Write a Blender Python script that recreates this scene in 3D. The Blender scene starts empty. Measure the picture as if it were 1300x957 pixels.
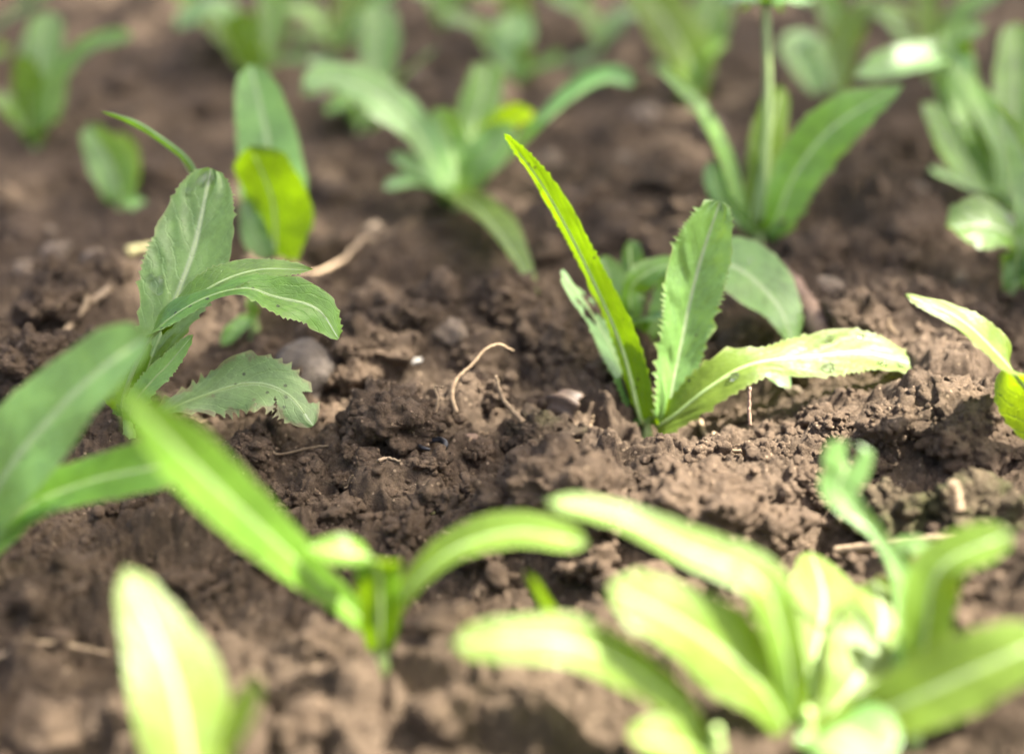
import bpy, math, random
import numpy as np
from mathutils import Vector

# ------------------------------------------------------------------ camera
PITCH = math.radians(25.0)
CAMH = 0.262
LENS, SENS = 50.0, 36.0
FPX = 1300 * LENS / SENS
CX, CY = 650.0, 478.5
CAM = np.array([0.0, 0.0, CAMH])
FWD = np.array([0.0, math.cos(PITCH), -math.sin(PITCH)])
UPV = np.array([0.0, math.sin(PITCH), math.cos(PITCH)])
RGT = np.array([1.0, 0.0, 0.0])
scene = bpy.context.scene
cd = bpy.data.cameras.new('camera'); cam = bpy.data.objects.new('camera', cd)
scene.collection.objects.link(cam); scene.camera = cam
cam.location = CAM; cam.rotation_euler = (math.pi / 2 - PITCH, 0, 0)
cd.lens = LENS; cd.sensor_width = SENS; cd.sensor_fit = 'HORIZONTAL'
cd.clip_start = 0.01; cd.clip_end = 500
cd.dof.use_dof = True; cd.dof.focus_distance = 0.542; cd.dof.aperture_fstop = 3.0

# ------------------------------------------------------------------ light
SUN = np.array([0.50, 0.10, 0.86]); SUN /= np.linalg.norm(SUN)
world = bpy.data.worlds.new('World'); scene.world = world; world.use_nodes = True
wn = world.node_tree.nodes; wl = world.node_tree.links
sky = wn.new('ShaderNodeTexSky'); sky.sky_type = 'NISHITA'; sky.sun_disc = False
sky.sun_elevation = math.asin(SUN[2]); sky.sun_rotation = math.atan2(SUN[0], SUN[1])
sky.air_density = 0.7; sky.dust_density = 9.0; sky.ozone_density = 1.0
wl.new(sky.outputs[0], wn['Background'].inputs[0]); wn['Background'].inputs[1].default_value = 0.088
ld = bpy.data.lights.new('sun', 'SUN'); sun = bpy.data.objects.new('sun', ld)
scene.collection.objects.link(sun)
ld.energy = 4.3; ld.angle = math.radians(0.53); ld.color = (1.0, 0.94, 0.84)
sun.rotation_euler = Vector(SUN).to_track_quat('Z', 'Y').to_euler(); sun.location = (3, 2, 6)
vs = scene.view_settings
vs.view_transform = 'Standard'; vs.look = 'None'; vs.gamma = 1.0; vs.use_curve_mapping = False
vs.exposure = 2.95
scene.render.engine = 'CYCLES'
scene.cycles.use_denoising = True
scene.cycles.max_bounces = 8; scene.cycles.transmission_bounces = 6; scene.cycles.transparent_max_bounces = 6
COL = scene.collection
rnd = random.Random(11)

# ------------------------------------------------------------------ noise
def h32(ix, iy, iz, seed):
    with np.errstate(over='ignore'):
        h = (ix.astype(np.int64).astype(np.uint32) * np.uint32(374761393)
             + iy.astype(np.int64).astype(np.uint32) * np.uint32(668265263)
             + iz.astype(np.int64).astype(np.uint32) * np.uint32(2147483647 - 94)
             + np.uint32((seed * 1274126177 + 97) & 0xffffffff))
        h = (h ^ (h >> np.uint32(13))) * np.uint32(1274126177)
        h = (h ^ (h >> np.uint32(15))) * np.uint32(2246822519)
        h = h ^ (h >> np.uint32(16))
    return h.astype(np.float64) / 4294967295.0
def vnoise(x, y, z, seed):
    ix, iy, iz = np.floor(x), np.floor(y), np.floor(z)
    fx, fy, fz = x - ix, y - iy, z - iz
    sx, sy, sz = fx*fx*(3-2*fx), fy*fy*(3-2*fy), fz*fz*(3-2*fz)
    r = 0
    for a in (0, 1):
        for b in (0, 1):
            for c in (0, 1):
                r = r + h32(ix+a, iy+b, iz+c, seed) * (sx if a else 1-sx) * (sy if b else 1-sy) * (sz if c else 1-sz)
    return r * 2 - 1
def vnoise2(x, y, seed):
    ix, iy = np.floor(x), np.floor(y)
    fx, fy = x - ix, y - iy
    sx, sy = fx*fx*(3-2*fx), fy*fy*(3-2*fy)
    z = np.zeros_like(ix); r = 0
    for a in (0, 1):
        for b in (0, 1):
            r = r + h32(ix+a, iy+b, z, seed) * (sx if a else 1-sx) * (sy if b else 1-sy)
    return r * 2 - 1
def caps2(x, y, cell, seed, rlo, rhi, prob=1.0, p=.5):
    gx, gy = np.floor(x/cell), np.floor(y/cell); z = np.zeros_like(gx)
    best = np.zeros_like(x)
    for a in (-1, 0, 1):
        for b in (-1, 0, 1):
            cx, cy = gx+a, gy+b
            px = (cx + h32(cx, cy, z, seed)) * cell; py = (cy + h32(cx, cy, z, seed+1)) * cell
            k = h32(cx, cy, z, seed+2); r = rlo + (rhi-rlo) * k * k
            e = 0.7 + 0.6*h32(cx, cy, z, seed+4)
            on = h32(cx, cy, z, seed+3) < prob
            d2 = (x-px)**2*e + (y-py)**2/e
            best = np.maximum(best, np.where(on, r*np.maximum(1 - d2/(r*r), 0)**p, 0))
    return best
def caps3(p, cell, seed, rlo, rhi):
    x, y, z = p[:, 0], p[:, 1], p[:, 2]
    g = [np.floor(q/cell) for q in (x, y, z)]; best = np.zeros_like(x)
    for a in (-1, 0, 1):
        for b in (-1, 0, 1):
            for c in (-1, 0, 1):
                i, j, k = g[0]+a, g[1]+b, g[2]+c
                d2 = (x-(i+h32(i, j, k, seed))*cell)**2 + (y-(j+h32(i, j, k, seed+1))*cell)**2 + (z-(k+h32(i, j, k, seed+2))*cell)**2
                r = rlo + (rhi-rlo)*h32(i, j, k, seed+3)
                best = np.maximum(best, np.sqrt(np.maximum(r*r-d2, 0)))
    return best

# ------------------------------------------------------------------ photo pixel -> place
def raydir(px, py): return FWD + RGT*((px-CX)/FPX) - UPV*((py-CY)/FPX)
def flat(px, py):
    d = raydir(px, py); t = -CAMH/d[2]; return (CAM + d*t)[:2]
# mounds and hollows of the bed: photo position, radius (m), height (m)
BUMPS = []
for px, py, sx, sy, hgt in [(760, 650, .045, .026, .013), (930, 660, .045, .026, .009), (160, 550, .03, .03, .006), (822, 520, .03, .02, -.004), (640, 640, .03, .02, .008),
        (500, 545, .032, .028, .017), (40, 480, .035, .03, .016), (1230, 570, .05, .04, .020), (1150, 600, .02, .02, .004),
        (600, 560, .03, .02, -.006), (300, 470, .05, .04, -.008), (900, 470, .06, .04, -.014), (330, 640, .05, .03, .004),
        (470, 750, .03, .02, -.006), (600, 740, .03, .02, -.012), (880, 790, .03, .03, .006), (180, 700, .06, .03, .006),
        (520, 850, .05, .03, .012), (470, 420, .05, .05, .014), (620, 390, .05, .06, .012), (1100, 430, .06, .06, .010),
        (530, 270, .05, .05, -.003), (1000, 300, .09, .08, .012), (100, 330, .08, .09, .008), (1250, 800, .04, .04, .012),
        (1030, 690, .02, .02, -.010)]:
    c = flat(px, py); BUMPS.append((c[0], c[1], sx, sy, hgt))
def macro(x, y):
    h = 0.011*vnoise2(x*5+3.1, y*5+1.7, 5) + 0.006*vnoise2(x*13+9, y*13+4, 6) - 0.006
    for bx, by, sx, sy, a in BUMPS: h = h + a*np.exp(-((x-bx)/sx)**2 - ((y-by)/sy)**2)
    return h
def ground(x, y):
    x = np.asarray(x, float); y = np.asarray(y, float)
    wx = x + .006*vnoise2(x*70, y*70, 21) + .0018*vnoise2(x*260, y*260, 22) + .0006*vnoise2(x*800, y*800, 27)
    wy = y + .006*vnoise2(x*70, y*70, 23) + .0018*vnoise2(x*260, y*260, 24) + .0006*vnoise2(x*800, y*800, 28)
    rough = np.clip(.65 + .6*vnoise2(x*22, y*22, 25), .15, 1.1)
    h = macro(x, y)
    h = h + .60*caps2(wx, wy, .055, 31, .012, .036, .55, .9)
    h = h + .85*rough*caps2(wx, wy, .022, 41, .004, .014, .75, .8)
    h = h + .95*rough*caps2(wx, wy, .0095, 51, .0016, .0062, .9, .65)
    h = h + 1.15*caps2(wx, wy, .0042, 61, .0008, .0028)
    h = h + 1.15*caps2(wx, wy, .0019, 71, .0003, .0013)
    h = h + .0022*vnoise2(x*120, y*120, 26) + .0005*vnoise2(x*900, y*900, 29)
    return h
def g1(x, y): return float(ground(np.array([x]), np.array([y]))[0])
def gsmooth(x, y):
    o = np.array([0, .006, -.006, 0, 0]); q = np.array([0, 0, 0, .006, -.006])
    return float(np.mean(ground(x+o, y+q)))
def hit(px, py):
    d = raydir(px, py)
    ts = np.linspace(.25, 4.5, 1700); p = CAM[None] + d[None]*ts[:, None]
    below = p[:, 2] < macro(p[:, 0], p[:, 1]) + .012
    i = int(np.argmax(below)); return p[i], ts[i]
def pt(px, py, depth): return CAM + raydir(px, py)*depth

# ------------------------------------------------------------------ mesh helpers
def mesh_np(name, V, F, uv=None, smooth=True):
    me = bpy.data.meshes.new(name); V = np.ascontiguousarray(V, np.float32); F = np.ascontiguousarray(F, np.int32)
    n, k = F.shape
    me.vertices.add(len(V)); me.vertices.foreach_set('co', V.ravel())
    me.loops.add(n*k); me.loops.foreach_set('vertex_index', F.ravel())
    me.polygons.add(n); me.polygons.foreach_set('loop_start', np.arange(0, n*k, k, dtype=np.int32))
    if uv is not None:
        l = me.uv_layers.new(name='UVMap'); l.data.foreach_set('uv', np.ascontiguousarray(uv[F.ravel()], np.float32).ravel())
    me.polygons.foreach_set('use_smooth', np.full(n, smooth))
    me.update(calc_edges=True); me.validate()
    return me
def link(name, me, mat=None, parent=None):
    o = bpy.data.objects.new(name, me); COL.objects.link(o)
    if mat is not None and me is not None and not me.materials: me.materials.append(mat)
    if parent is not None: o.parent = parent
    return o
def tag(o, label=None, cat=None, group=None, kind=None):
    if label: o['label'] = label
    if cat: o['category'] = cat
    if group: o['group'] = group
    if kind: o['kind'] = kind
    return o
import bmesh
_ico = {}
def ico(sub):
    if sub not in _ico:
        bm = bmesh.new(); bmesh.ops.create_icosphere(bm, subdivisions=sub, radius=1.0)
        V = np.array([v.co[:] for v in bm.verts]); F = np.array([[v.index for v in f.verts] for f in bm.faces]); bm.free()
        _ico[sub] = (V, F)
    return _ico[sub]
def catmull(P, n):
    P = np.asarray(P, float); k = len(P)
    if k == 2: s = np.linspace(0, 1, n)[:, None]; return P[0]*(1-s) + P[1]*s
    Q = np.vstack([2*P[0]-P[1], P, 2*P[-1]-P[-2]])
    dense = []
    for i in range(k-1):
        p0, p1, p2, p3 = Q[i:i+4]
        for t in np.linspace(0, 1, 24, endpoint=False):
            dense.append(.5*((2*p1) + (p2-p0)*t + (2*p0-5*p1+4*p2-p3)*t*t + (3*p1-p0-3*p2+p3)*t**3))
    dense.append(P[-1]); D = np.array(dense)
    s = np.concatenate([[0], np.cumsum(np.linalg.norm(np.diff(D, axis=0), axis=1))])
    q = np.linspace(0, s[-1], n)
    return np.stack([np.interp(q, s, D[:, i]) for i in range(3)], 1)
def tube(C, R, sides=7, lump=0.0, seed=0):
    C = np.asarray(C, float); n = len(C); R = np.broadcast_to(R, (n,))
    T = np.gradient(C, axis=0); T /= np.linalg.norm(T, axis=1)[:, None] + 1e-12
    ref = np.array([0, 0, 1.0]) if abs(T[0][2]) < .8 else np.array([1.0, 0, 0])
    A = np.cross(T, ref); A /= np.linalg.norm(A, axis=1)[:, None] + 1e-12; B = np.cross(T, A)
    rg = np.random.default_rng(seed); th = np.linspace(0, 2*np.pi, sides, endpoint=False)
    r = R[:, None]*(1 + lump*rg.uniform(-1, 1, (n, sides)))
    V = (C[:, None] + r[:, :, None]*(np.cos(th)[None, :, None]*A[:, None] + np.sin(th)[None, :, None]*B[:, None])).reshape(-1, 3)
    F = []
    for i in range(n-1):
        for j in range(sides):
            a = i*sides+j; b = i*sides+(j+1) % sides
            F.append((a, b, b+sides)); F.append((a, b+sides, a+sides))
    V = np.vstack([V, C[0], C[-1]]); m = n*sides
    for j in range(sides):
        F.append((m, (j+1) % sides, j)); F.append((m+1, (n-1)*sides+j, (n-1)*sides+(j+1) % sides))
    return V, np.array(F)

# ------------------------------------------------------------------ materials
class NT:
    def __init__(s, name):
        s.m = bpy.data.materials.new(name); s.m.use_nodes = True; s.t = s.m.node_tree
        s.t.nodes.clear(); s.out = s.t.nodes.new('ShaderNodeOutputMaterial')
    def n(s, typ, **kw):
        o = s.t.nodes.new(typ); ins = kw.pop('ins', {})
        for k, v in kw.items(): setattr(o, k, v)
        for k, v in ins.items():
            if hasattr(v, 'is_linked') or isinstance(v, bpy.types.NodeSocket): s.t.links.new(v, o.inputs[k])
            else: o.inputs[k].default_value = v
        return o
    def math(s, op, a, b=0.0, c=None, clamp=False):
        d = {0: a, 1: b}
        if c is not None: d[2] = c
        return s.n('ShaderNodeMath', operation=op, use_clamp=clamp, ins=d).outputs[0]
    def mix(s, f, a, b, typ='MIX'):
        o = s.n('ShaderNodeMix', data_type='RGBA', blend_type=typ)
        for i, v in ((0, f), (6, a), (7, b)):
            if isinstance(v, bpy.types.NodeSocket): s.t.links.new(v, o.inputs[i])
            else: o.inputs[i].default_value = v if i == 0 else (*v, 1) if len(v) == 3 else v
        return o.outputs[2]
    def noise(s, vec, scale, detail=4, rough=.6):
        return s.n('ShaderNodeTexNoise', ins={'Vector': vec, 'Scale': scale, 'Detail': detail, 'Roughness': rough}).outputs[0]
    def ss(s, v, a, b):
        return s.n('ShaderNodeMapRange', interpolation_type='SMOOTHSTEP', ins={0: v, 1: a, 2: b, 3: 0.0, 4: 1.0}).outputs[0]
    def done(s, shader): s.t.links.new(shader, s.out.inputs[0]); return s.m

def soil_material(name, tint=(1, 1, 1), moss=0.0):
    t = NT(name); g = t.n('ShaderNodeNewGeometry').outputs['Position']
    c = lambda a: tuple(x*y for x, y in zip(a, tint))
    n1 = t.ss(t.noise(g, 28, 5), .35, .68); n2 = t.ss(t.noise(g, 190, 4), .38, .66); n3 = t.ss(t.noise(g, 900, 3, .7), .4, .65)
    col = t.mix(n1, c((.086, .060, .039)), c((.142, .100, .066)))
    col = t.mix(t.math('MULTIPLY', n2, .55), col, c((.205, .147, .098)))
    col = t.mix(t.math('MULTIPLY', n3, .35), col, c((.040, .029, .020)))
    v = t.n('ShaderNodeTexVoronoi', ins={'Vector': g, 'Scale': 520.0})
    pick = t.math('GREATER_THAN', t.n('ShaderNodeSeparateColor', ins={0: v.outputs['Color']}).outputs[0], .93)
    dot = t.math('MULTIPLY', pick, t.math('LESS_THAN', v.outputs['Distance'], .33))
    col = t.mix(t.math('MULTIPLY', dot, .7), col, c((.40, .30, .20)))
    if moss > 0:
        mm = t.math('MULTIPLY', t.ss(t.noise(g, 60, 5), .42, .6), moss); col = t.mix(mm, col, (.075, .078, .028))
    b1 = t.n('ShaderNodeBump', ins={'Strength': 1.0, 'Distance': .0022, 'Height': t.noise(g, 650, 5, .7)})
    b2 = t.n('ShaderNodeBump', ins={'Strength': 1.0, 'Distance': .0009, 'Height': t.noise(g, 2200, 3, .7), 'Normal': b1.outputs[0]})
    p = t.n('ShaderNodeBsdfPrincipled', ins={'Base Color': col, 'Roughness': .92, 'Normal': b2.outputs[0]})
    p.inputs['Specular IOR Level'].default_value = .22
    return t.done(p.outputs[0])

def leaf_material(name, top, under, trans, spots=0.4, tf=.42, rough=.36, wither=0.0, spec=.75):
    t = NT(name); uv = t.n('ShaderNodeUVMap').outputs[0]; s = t.n('ShaderNodeSeparateXYZ', ins={0: uv})
    u = t.math('MULTIPLY', t.math('ABSOLUTE', t.math('SUBTRACT', s.outputs[0], .5)), 2.0); v = s.outputs[1]
    ob = t.n('ShaderNodeTexCoord').outputs['Object']; oi = t.n('ShaderNodeObjectInfo').outputs['Random']
    mid = t.math('SUBTRACT', 1.0, t.ss(u, .02, .10))
    wob = t.math('MULTIPLY', t.math('SUBTRACT', t.noise(ob, 150, 3), .5), 1.3)
    ph = t.math('ADD', t.math('SUBTRACT', t.math('MULTIPLY', v, 11.0), t.math('MULTIPLY', u, 2.6)), wob)
    tri = t.math('PINGPONG', ph, .5)
    vein = t.math('SUBTRACT', 1.0, t.ss(tri, .0, .09))
    ph2 = t.math('ADD', t.math('ADD', t.math('MULTIPLY', v, 23.0), t.math('MULTIPLY', u, 4.0)), t.math('MULTIPLY', wob, 2.0))
    vein2 = t.math('MULTIPLY', t.math('SUBTRACT', 1.0, t.ss(t.math('PINGPONG', ph2, .5), .0, .12)), .25)
    allv = t.math('MAXIMUM', vein, vein2)
    mott = t.ss(t.noise(ob, 75, 4), .3, .72); mott2 = t.ss(t.noise(ob, 420, 3), .35, .7)
    dk = tuple(x*.66 for x in top)
    base = t.mix(mott, dk, top)
    base = t.mix(t.math('MULTIPLY', mott2, .25), base, tuple(min(1, x*1.45) for x in top))
    base = t.mix(t.math('MULTIPLY', allv, .42), base, tuple(min(1, x*1.5+.02) for x in top))
    base = t.mix(t.math('MULTIPLY', mid, .8), base, (.52, .60, .36))
    back = t.n('ShaderNodeNewGeometry').outputs['Backfacing']
    base = t.mix(back, base, t.mix(t.math('MULTIPLY', t.math('MAXIMUM', mid, t.math('MULTIPLY', allv, .3)), .6), under, (.34, .42, .17)))
    hsv = t.n('ShaderNodeHueSaturation', ins={'Hue': t.math('ADD', .49, t.math('MULTIPLY', oi, .02)), 'Saturation': 1.0,
             'Value': t.math('ADD', .85, t.math('MULTIPLY', oi, .3)), 'Color': base}).outputs[0]
    # small brown flecks and dirt that the leaves carry
    vo = t.n('ShaderNodeTexVoronoi', ins={'Vector': ob, 'Scale': 300.0})
    pk = t.n('ShaderNodeSeparateColor', ins={0: vo.outputs['Color']}).outputs[0]
    fl = t.math('MULTIPLY', t.math('GREATER_THAN', pk, 1.0-spots*.45), t.math('SUBTRACT', 1.0, t.ss(vo.outputs['Distance'], .16, .30)))
    fl = t.math('MULTIPLY', fl, t.ss(t.noise(ob, 45, 2), .50-.12*spots, .60-.10*spots))
    col = t.mix(t.math('MULTIPLY', fl, .85), hsv, (.035, .022, .012))
    trc = t.mix(mott, tuple(x*.62 for x in trans), trans)
    trc = t.mix(t.math('MULTIPLY', t.math('MAXIMUM', fl, t.math('MAXIMUM', t.math('MULTIPLY', allv, .3), t.math('MULTIPLY', mid, .5))), .9), trc, (.05, .07, .01))
    if wither > 0:
        w = t.math('MULTIPLY', t.ss(t.math('ADD', t.noise(ob, 140, 4), t.math('MULTIPLY', t.math('POWER', u, 4.0), .26)), .62, .74), wither)
        col = t.mix(w, col, (.20, .13, .07)); trc = t.mix(w, trc, (.12, .07, .03))
    edge = t.math('MULTIPLY', t.ss(u, .95, 1.0), .5)
    col = t.mix(edge, col, (.36, .36, .14))
    hgt = t.math('ADD', t.math('MULTIPLY', allv, -.6), t.math('MULTIPLY', t.noise(ob, 260, 3), .8))
    bm = t.n('ShaderNodeBump', ins={'Strength': .40, 'Distance': .0009, 'Height': hgt})
    p = t.n('ShaderNodeBsdfPrincipled', ins={'Base Color': col, 'Roughness': rough, 'Normal': bm.outputs[0]})
    p.inputs['Specular IOR Level'].default_value = spec
    tr = t.n('ShaderNodeBsdfTranslucent', ins={'Color': trc, 'Normal': bm.outputs[0]})
    mx = t.n('ShaderNodeMixShader', ins={0: tf}); t.t.links.new(p.outputs[0], mx.inputs[1]); t.t.links.new(tr.outputs[0], mx.inputs[2])
    return t.done(mx.outputs[0])

def plain(name, a, b, scale, rough=.8, bump=.5, dist=.001, stretch=(1, 1, 1)):
    t = NT(name); ob = t.n('ShaderNodeTexCoord').outputs['Object']
    mp = t.n('ShaderNodeMapping', ins={'Vector': ob, 'Scale': stretch}).outputs[0]
    n = t.noise(mp, scale, 5, .65)
    oi = t.n('ShaderNodeObjectInfo').outputs['Random']
    col = t.mix(t.ss(n, .3, .7), a, b)
    col = t.n('ShaderNodeHueSaturation', ins={'Value': t.math('ADD', .8, t.math('MULTIPLY', oi, .4)), 'Color': col}).outputs[0]
    bm = t.n('ShaderNodeBump', ins={'Strength': bump, 'Distance': dist, 'Height': n})
    return t.done(t.n('ShaderNodeBsdfPrincipled', ins={'Base Color': col, 'Roughness': rough, 'Normal': bm.outputs[0]}).outputs[0])

SOIL = soil_material('soil')
CLOD = soil_material('clod_soil', (1.02, 1.0, .98))
MOSSY = soil_material('mossy_soil', (.85, .9, .8), .75)
DAMP = soil_material('dark_soil', (.62, .62, .62), .35)
L_MID = leaf_material('leaf_green', (.135, .285, .032), (.13, .24, .03), (.30, .50, .012), tf=.42)
L_PALE = leaf_material('leaf_pale', (.185, .345, .090), (.16, .27, .065), (.31, .50, .024), .15, tf=.36)
L_YEL = leaf_material('leaf_yellow', (.150, .245, .030), (.14, .25, .012), (.31, .45, .005), .3, tf=.48, rough=.46, spec=.45)
L_DARK = leaf_material('leaf_dark', (.080, .19, .040), (.09, .20, .02), (.18, .36, .010), .2)
L_SPOT = leaf_material('leaf_spotted', (.125, .225, .017), (.105, .205, .005), (.20, .335, .002), 1.0, tf=.50, rough=.45, spec=.5)
L_DRY = leaf_material('leaf_withered', (.20, .31, .10), (.20, .28, .11), (.20, .29, .05), .5, .25, .5, .6)
RIB = plain('midrib', (.30, .40, .15), (.24, .34, .10), 300, .45, .2, .0003)
def water():
    t = NT('water'); p = t.n('ShaderNodeBsdfPrincipled', ins={'Base Color': (1, 1, 1, 1), 'Roughness': .02, 'IOR': 1.33})
    p.inputs['Transmission Weight'].default_value = 1.0; return t.done(p.outputs[0])
WATER = water()
ROOT = plain('root_fibre', (.30, .215, .125), (.17, .115, .065), 300, .8, .4, .0005)
STRAW = plain('straw', (.36, .265, .165), (.22, .155, .09), 160, .7, .5, .0006, (1, 1, 1))
BARK = plain('bark', (.17, .105, .068), (.26, .17, .115), 140, .85, .8, .001)
STONE = plain('stone', (.20, .148, .10), (.11, .082, .056), 260, .9, 1.0, .002)
GREYSTONE = plain('grey_stone', (.115, .092, .070), (.065, .051, .039), 220, .9, 1.0, .002)
DRYLEAF = plain('dead_leaf', (.062, .038, .022), (.03, .019, .011), 130, .6, .4, .0006)
CHAR = plain('charred', (.012, .012, .014), (.03, .03, .034), 300, .45, .5, .0005)
SEED = plain('seed_husk', (.45, .42, .18), (.34, .30, .12), 300, .5, .3, .0004)
WHITE = plain('white_chip', (.45, .43, .38), (.36, .34, .30), 300, .6, .3, .0004)

# ------------------------------------------------------------------ soil sheet
def build_soil():
    y = [.23]
    while y[-1] < 1.75:
        yy = y[-1]
        step = .00088 + .0032*max(0, yy-.62) + .0030*max(0, .40-yy)
        y.append(yy+step)
    yf = [1.75*1.13**i for i in range(1, 45)]; yn = [.2, .15, .08, 0, -.1, -.25, -.5, -1, -2, -4, -9, -20, -50]
    Y = np.array(sorted(yn)+y+yf)
    s = np.linspace(-1, 1, 781); so = [1.05, 1.12, 1.25, 1.5, 2, 3, 5, 9, 20, 60, 150]
    S = np.array([-q for q in reversed(so)]+list(s)+so)
    wy = .125 + .405*np.clip(Y, .23, 1.9)
    X = S[None, :]*wy[:, None]; YY = np.repeat(Y[:, None], len(S), 1)
    Z = ground(X.ravel(), YY.ravel())
    far = np.clip((np.hypot(X, YY-.8).ravel()-1.6)/2, 0, 1); Z = Z*(1-far)
    V = np.stack([X.ravel(), YY.ravel(), Z], 1)
    r, c = len(Y), len(S); i = np.arange(r*c).reshape(r, c)
    F = np.stack([i[:-1, :-1], i[:-1, 1:], i[1:, 1:], i[1:, :-1]], -1).reshape(-1, 4)
    print('soil verts', r, c, len(V))
    o = link('soil', mesh_np('soil', V, F), SOIL)
    return tag(o, 'loose crumbly brown garden soil', None, None, 'structure')
build_soil()

def build_crumbs():
    rg = np.random.default_rng(3)
    protos = []
    V0, F0 = ico(2)
    for k in range(10):
        p = V0 + 10*k
        d = 1 + .45*vnoise(p[:, 0]*1.3, p[:, 1]*1.3, p[:, 2]*1.3, 300+k) + .25*vnoise(p[:, 0]*3.1, p[:, 1]*3.1, p[:, 2]*3.1, 400+k)
        protos.append(V0*d[:, None]*np.array([1, rg.uniform(.7, 1), rg.uniform(.6, .9)]))
    n = 9500
    y = np.where(rg.random(n) < .72, rg.uniform(.36, .72, n), rg.uniform(.24, 1.5, n))
    x = rg.uniform(-1, 1, n)*(.115 + .385*y)
    # crumbs gather in drifts
    keep = vnoise2(x*30, y*30, 91) + .5*vnoise2(x*11, y*11, 92) > -.25
    x, y = x[keep], y[keep]; n = len(x)
    r = .0005 + .0028*rg.random(n)**3.4; r = np.where(y > .75, r*2.0, r)
    z = ground(x, y) + r*.25
    Vs, Fs, off = [], [], 0
    for i in range(n):
        a = rg.uniform(0, 6.28); ca, sa = math.cos(a), math.sin(a)
        P = protos[i % 10]*r[i]
        P = P @ np.array([[ca, sa, 0], [-sa, ca, 0], [0, 0, 1]])
        Vs.append(P + (x[i], y[i], z[i])); Fs.append(F0+off); off += len(V0)
    o = link('soil_crumbs', mesh_np('soil_crumbs', np.vstack(Vs), np.vstack(Fs)), CLOD)
    tag(o, 'fine crumbs of brown earth scattered over the soil', 'crumbs', None, 'stuff')
build_crumbs()

# ------------------------------------------------------------------ clods and stones
def lump_mesh(name, r, seed, sub, flat_z=.7, crumb=1.0, aspect=1.0):
    V, F = ico(sub); o = seed*7.3
    q = V + o
    d = 1 + .30*vnoise(q[:, 0]*1.1, q[:, 1]*1.1, q[:, 2]*1.1, seed) + .17*vnoise(q[:, 0]*2.3, q[:, 1]*2.3, q[:, 2]*2.3, seed+1)
    P = V*d[:, None]*np.array([r*aspect, r/aspect**.5, r*flat_z])
    if crumb > 0:
        W = P + .0012*np.stack([vnoise(P[:, 0]*300, P[:, 1]*300, P[:, 2]*300, 80+i) for i in range(3)], 1) + o
        a = .60*caps3(W, .013, seed+5, .003, .0095) + .95*caps3(W, .0060, seed+15, .0012, .0042)
        if sub >= 4: a = a + 1.1*caps3(W, .0028, seed+25, .0006, .0020)
        P = P + V*((a-.0045)*crumb)[:, None]
    if crumb >= 1 and sub >= 4:      # grains stuck to the clod
        rg = np.random.default_rng(seed); G, GF = ico(2)
        G = G*(1+.35*vnoise(G[:, 0]*2+seed, G[:, 1]*2, G[:, 2]*2, 5))[:, None]
        m = int(min(330, 60+r*r*3.6e5)); pick = rg.integers(0, len(P), m)
        Vs, Fs, off = [P], [F], len(P)
        for i in pick:
            if V[i, 2] < -.3: continue
            Q = G[:, rg.permutation(3)]*rg.choice([-1, 1], 3)*(.0005+.0017*rg.random()**2.5)*rg.uniform(.7, 1.2, 3)
            Vs.append(Q+P[i]); Fs.append(GF+off); off += len(Q)
        P = np.vstack(Vs); F = np.vstack(Fs)
    return mesh_np(name, P, F)
def lump(name, px, py, rpx, mat, label, cat, group, sub=4, flat_z=.7, crumb=1.0, sink=.35, aspect=1.0, rz=None):
    p, t = hit(px, py+rpx*.35); r = rpx*t/FPX
    seed = int(px*3+py) % 997
    o = link(name, lump_mesh(name, r, seed, sub, flat_z, crumb, aspect), mat)
    o.location = (p[0], p[1], gsmooth(p[0], p[1]) + r*flat_z*(1-2*sink)*.9)
    o.rotation_euler = (rnd.uniform(-.3, .3), rnd.uniform(-.3, .3), rnd.uniform(0, 6.28) if rz is None else rz)
    return tag(o, label, cat, group)
GC = 'crumbly clods of brown earth on the bed'
LC = 'crumbly lump of brown earth lying on the loose soil among the seedlings'
ZONES = [(150, 'far blurred lump of earth at the head of the bed between the far seedlings', 'far clods between the far seedlings'),
         (310, 'blurred lump of earth on the bare soil around the back seedlings', 'clods around the back seedlings'),
         (470, 'brown lump of earth in soft focus just behind the two sharp seedlings', 'clods just behind the sharp seedlings'),
         (580, 'small crisp lump of earth level with the feet of the two sharp seedlings', 'clods level with the sharp seedlings'),
         (720, 'rough lump of earth between the sharp seedlings and the blurred foreground ones', 'clods before the sharp seedlings'),
         (2000, 'heavily blurred lump of earth among the foreground seedlings', 'clods among the foreground seedlings')]
def clod(px, py, r, sub=4, mat=None, label=None, **k):
    if label is None:
        z = next(q for q in ZONES if py < q[0])
        return lump('soil_clod', px, py, r, mat or CLOD, z[1], 'clod', z[2], sub, **k)
    return lump('soil_clod', px, py, r, mat or CLOD, label or LC, 'clod', None if label else GC, sub, **k)
clod(500, 490, 66, 5, label='broad crumbly clod between the withered leaf and the arching rootlet', flat_z=.62)
clod(40, 440, 54, 5, label='rounded dark brown clod beside the short tan twig', flat_z=.75)
clod(690, 515, 48, 5, DAMP, label='dark mossy clod under the curled dead leaf scrap', flat_z=.6)
clod(1140, 505, 48, 5, label='sunlit clod casting shade to its side, under the pale drooping sunlit leaf tip', flat_z=.8)
clod(1235, 500, 72, 5, label='large sunlit clod with fine roots on it below the yellow-green leaf', flat_z=.6)
clod(735, 595, 92, 5, label='largest blurred mound of earth in front of the spotted blade seedling', flat_z=.60, sink=.26)
clod(885, 590, 78, 5, label='rough mound of earth under the foot of the serrated upright leaf', flat_z=.6, sink=.32)
clod(960, 640, 62, 4, label='rough clod above the gap beside the pale straw, next to the forked leaf', flat_z=.75)
clod(1245, 610, 62, 5, MOSSY, label='olive tinted mossy clod behind the end of the pale straw', flat_z=.75)
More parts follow.
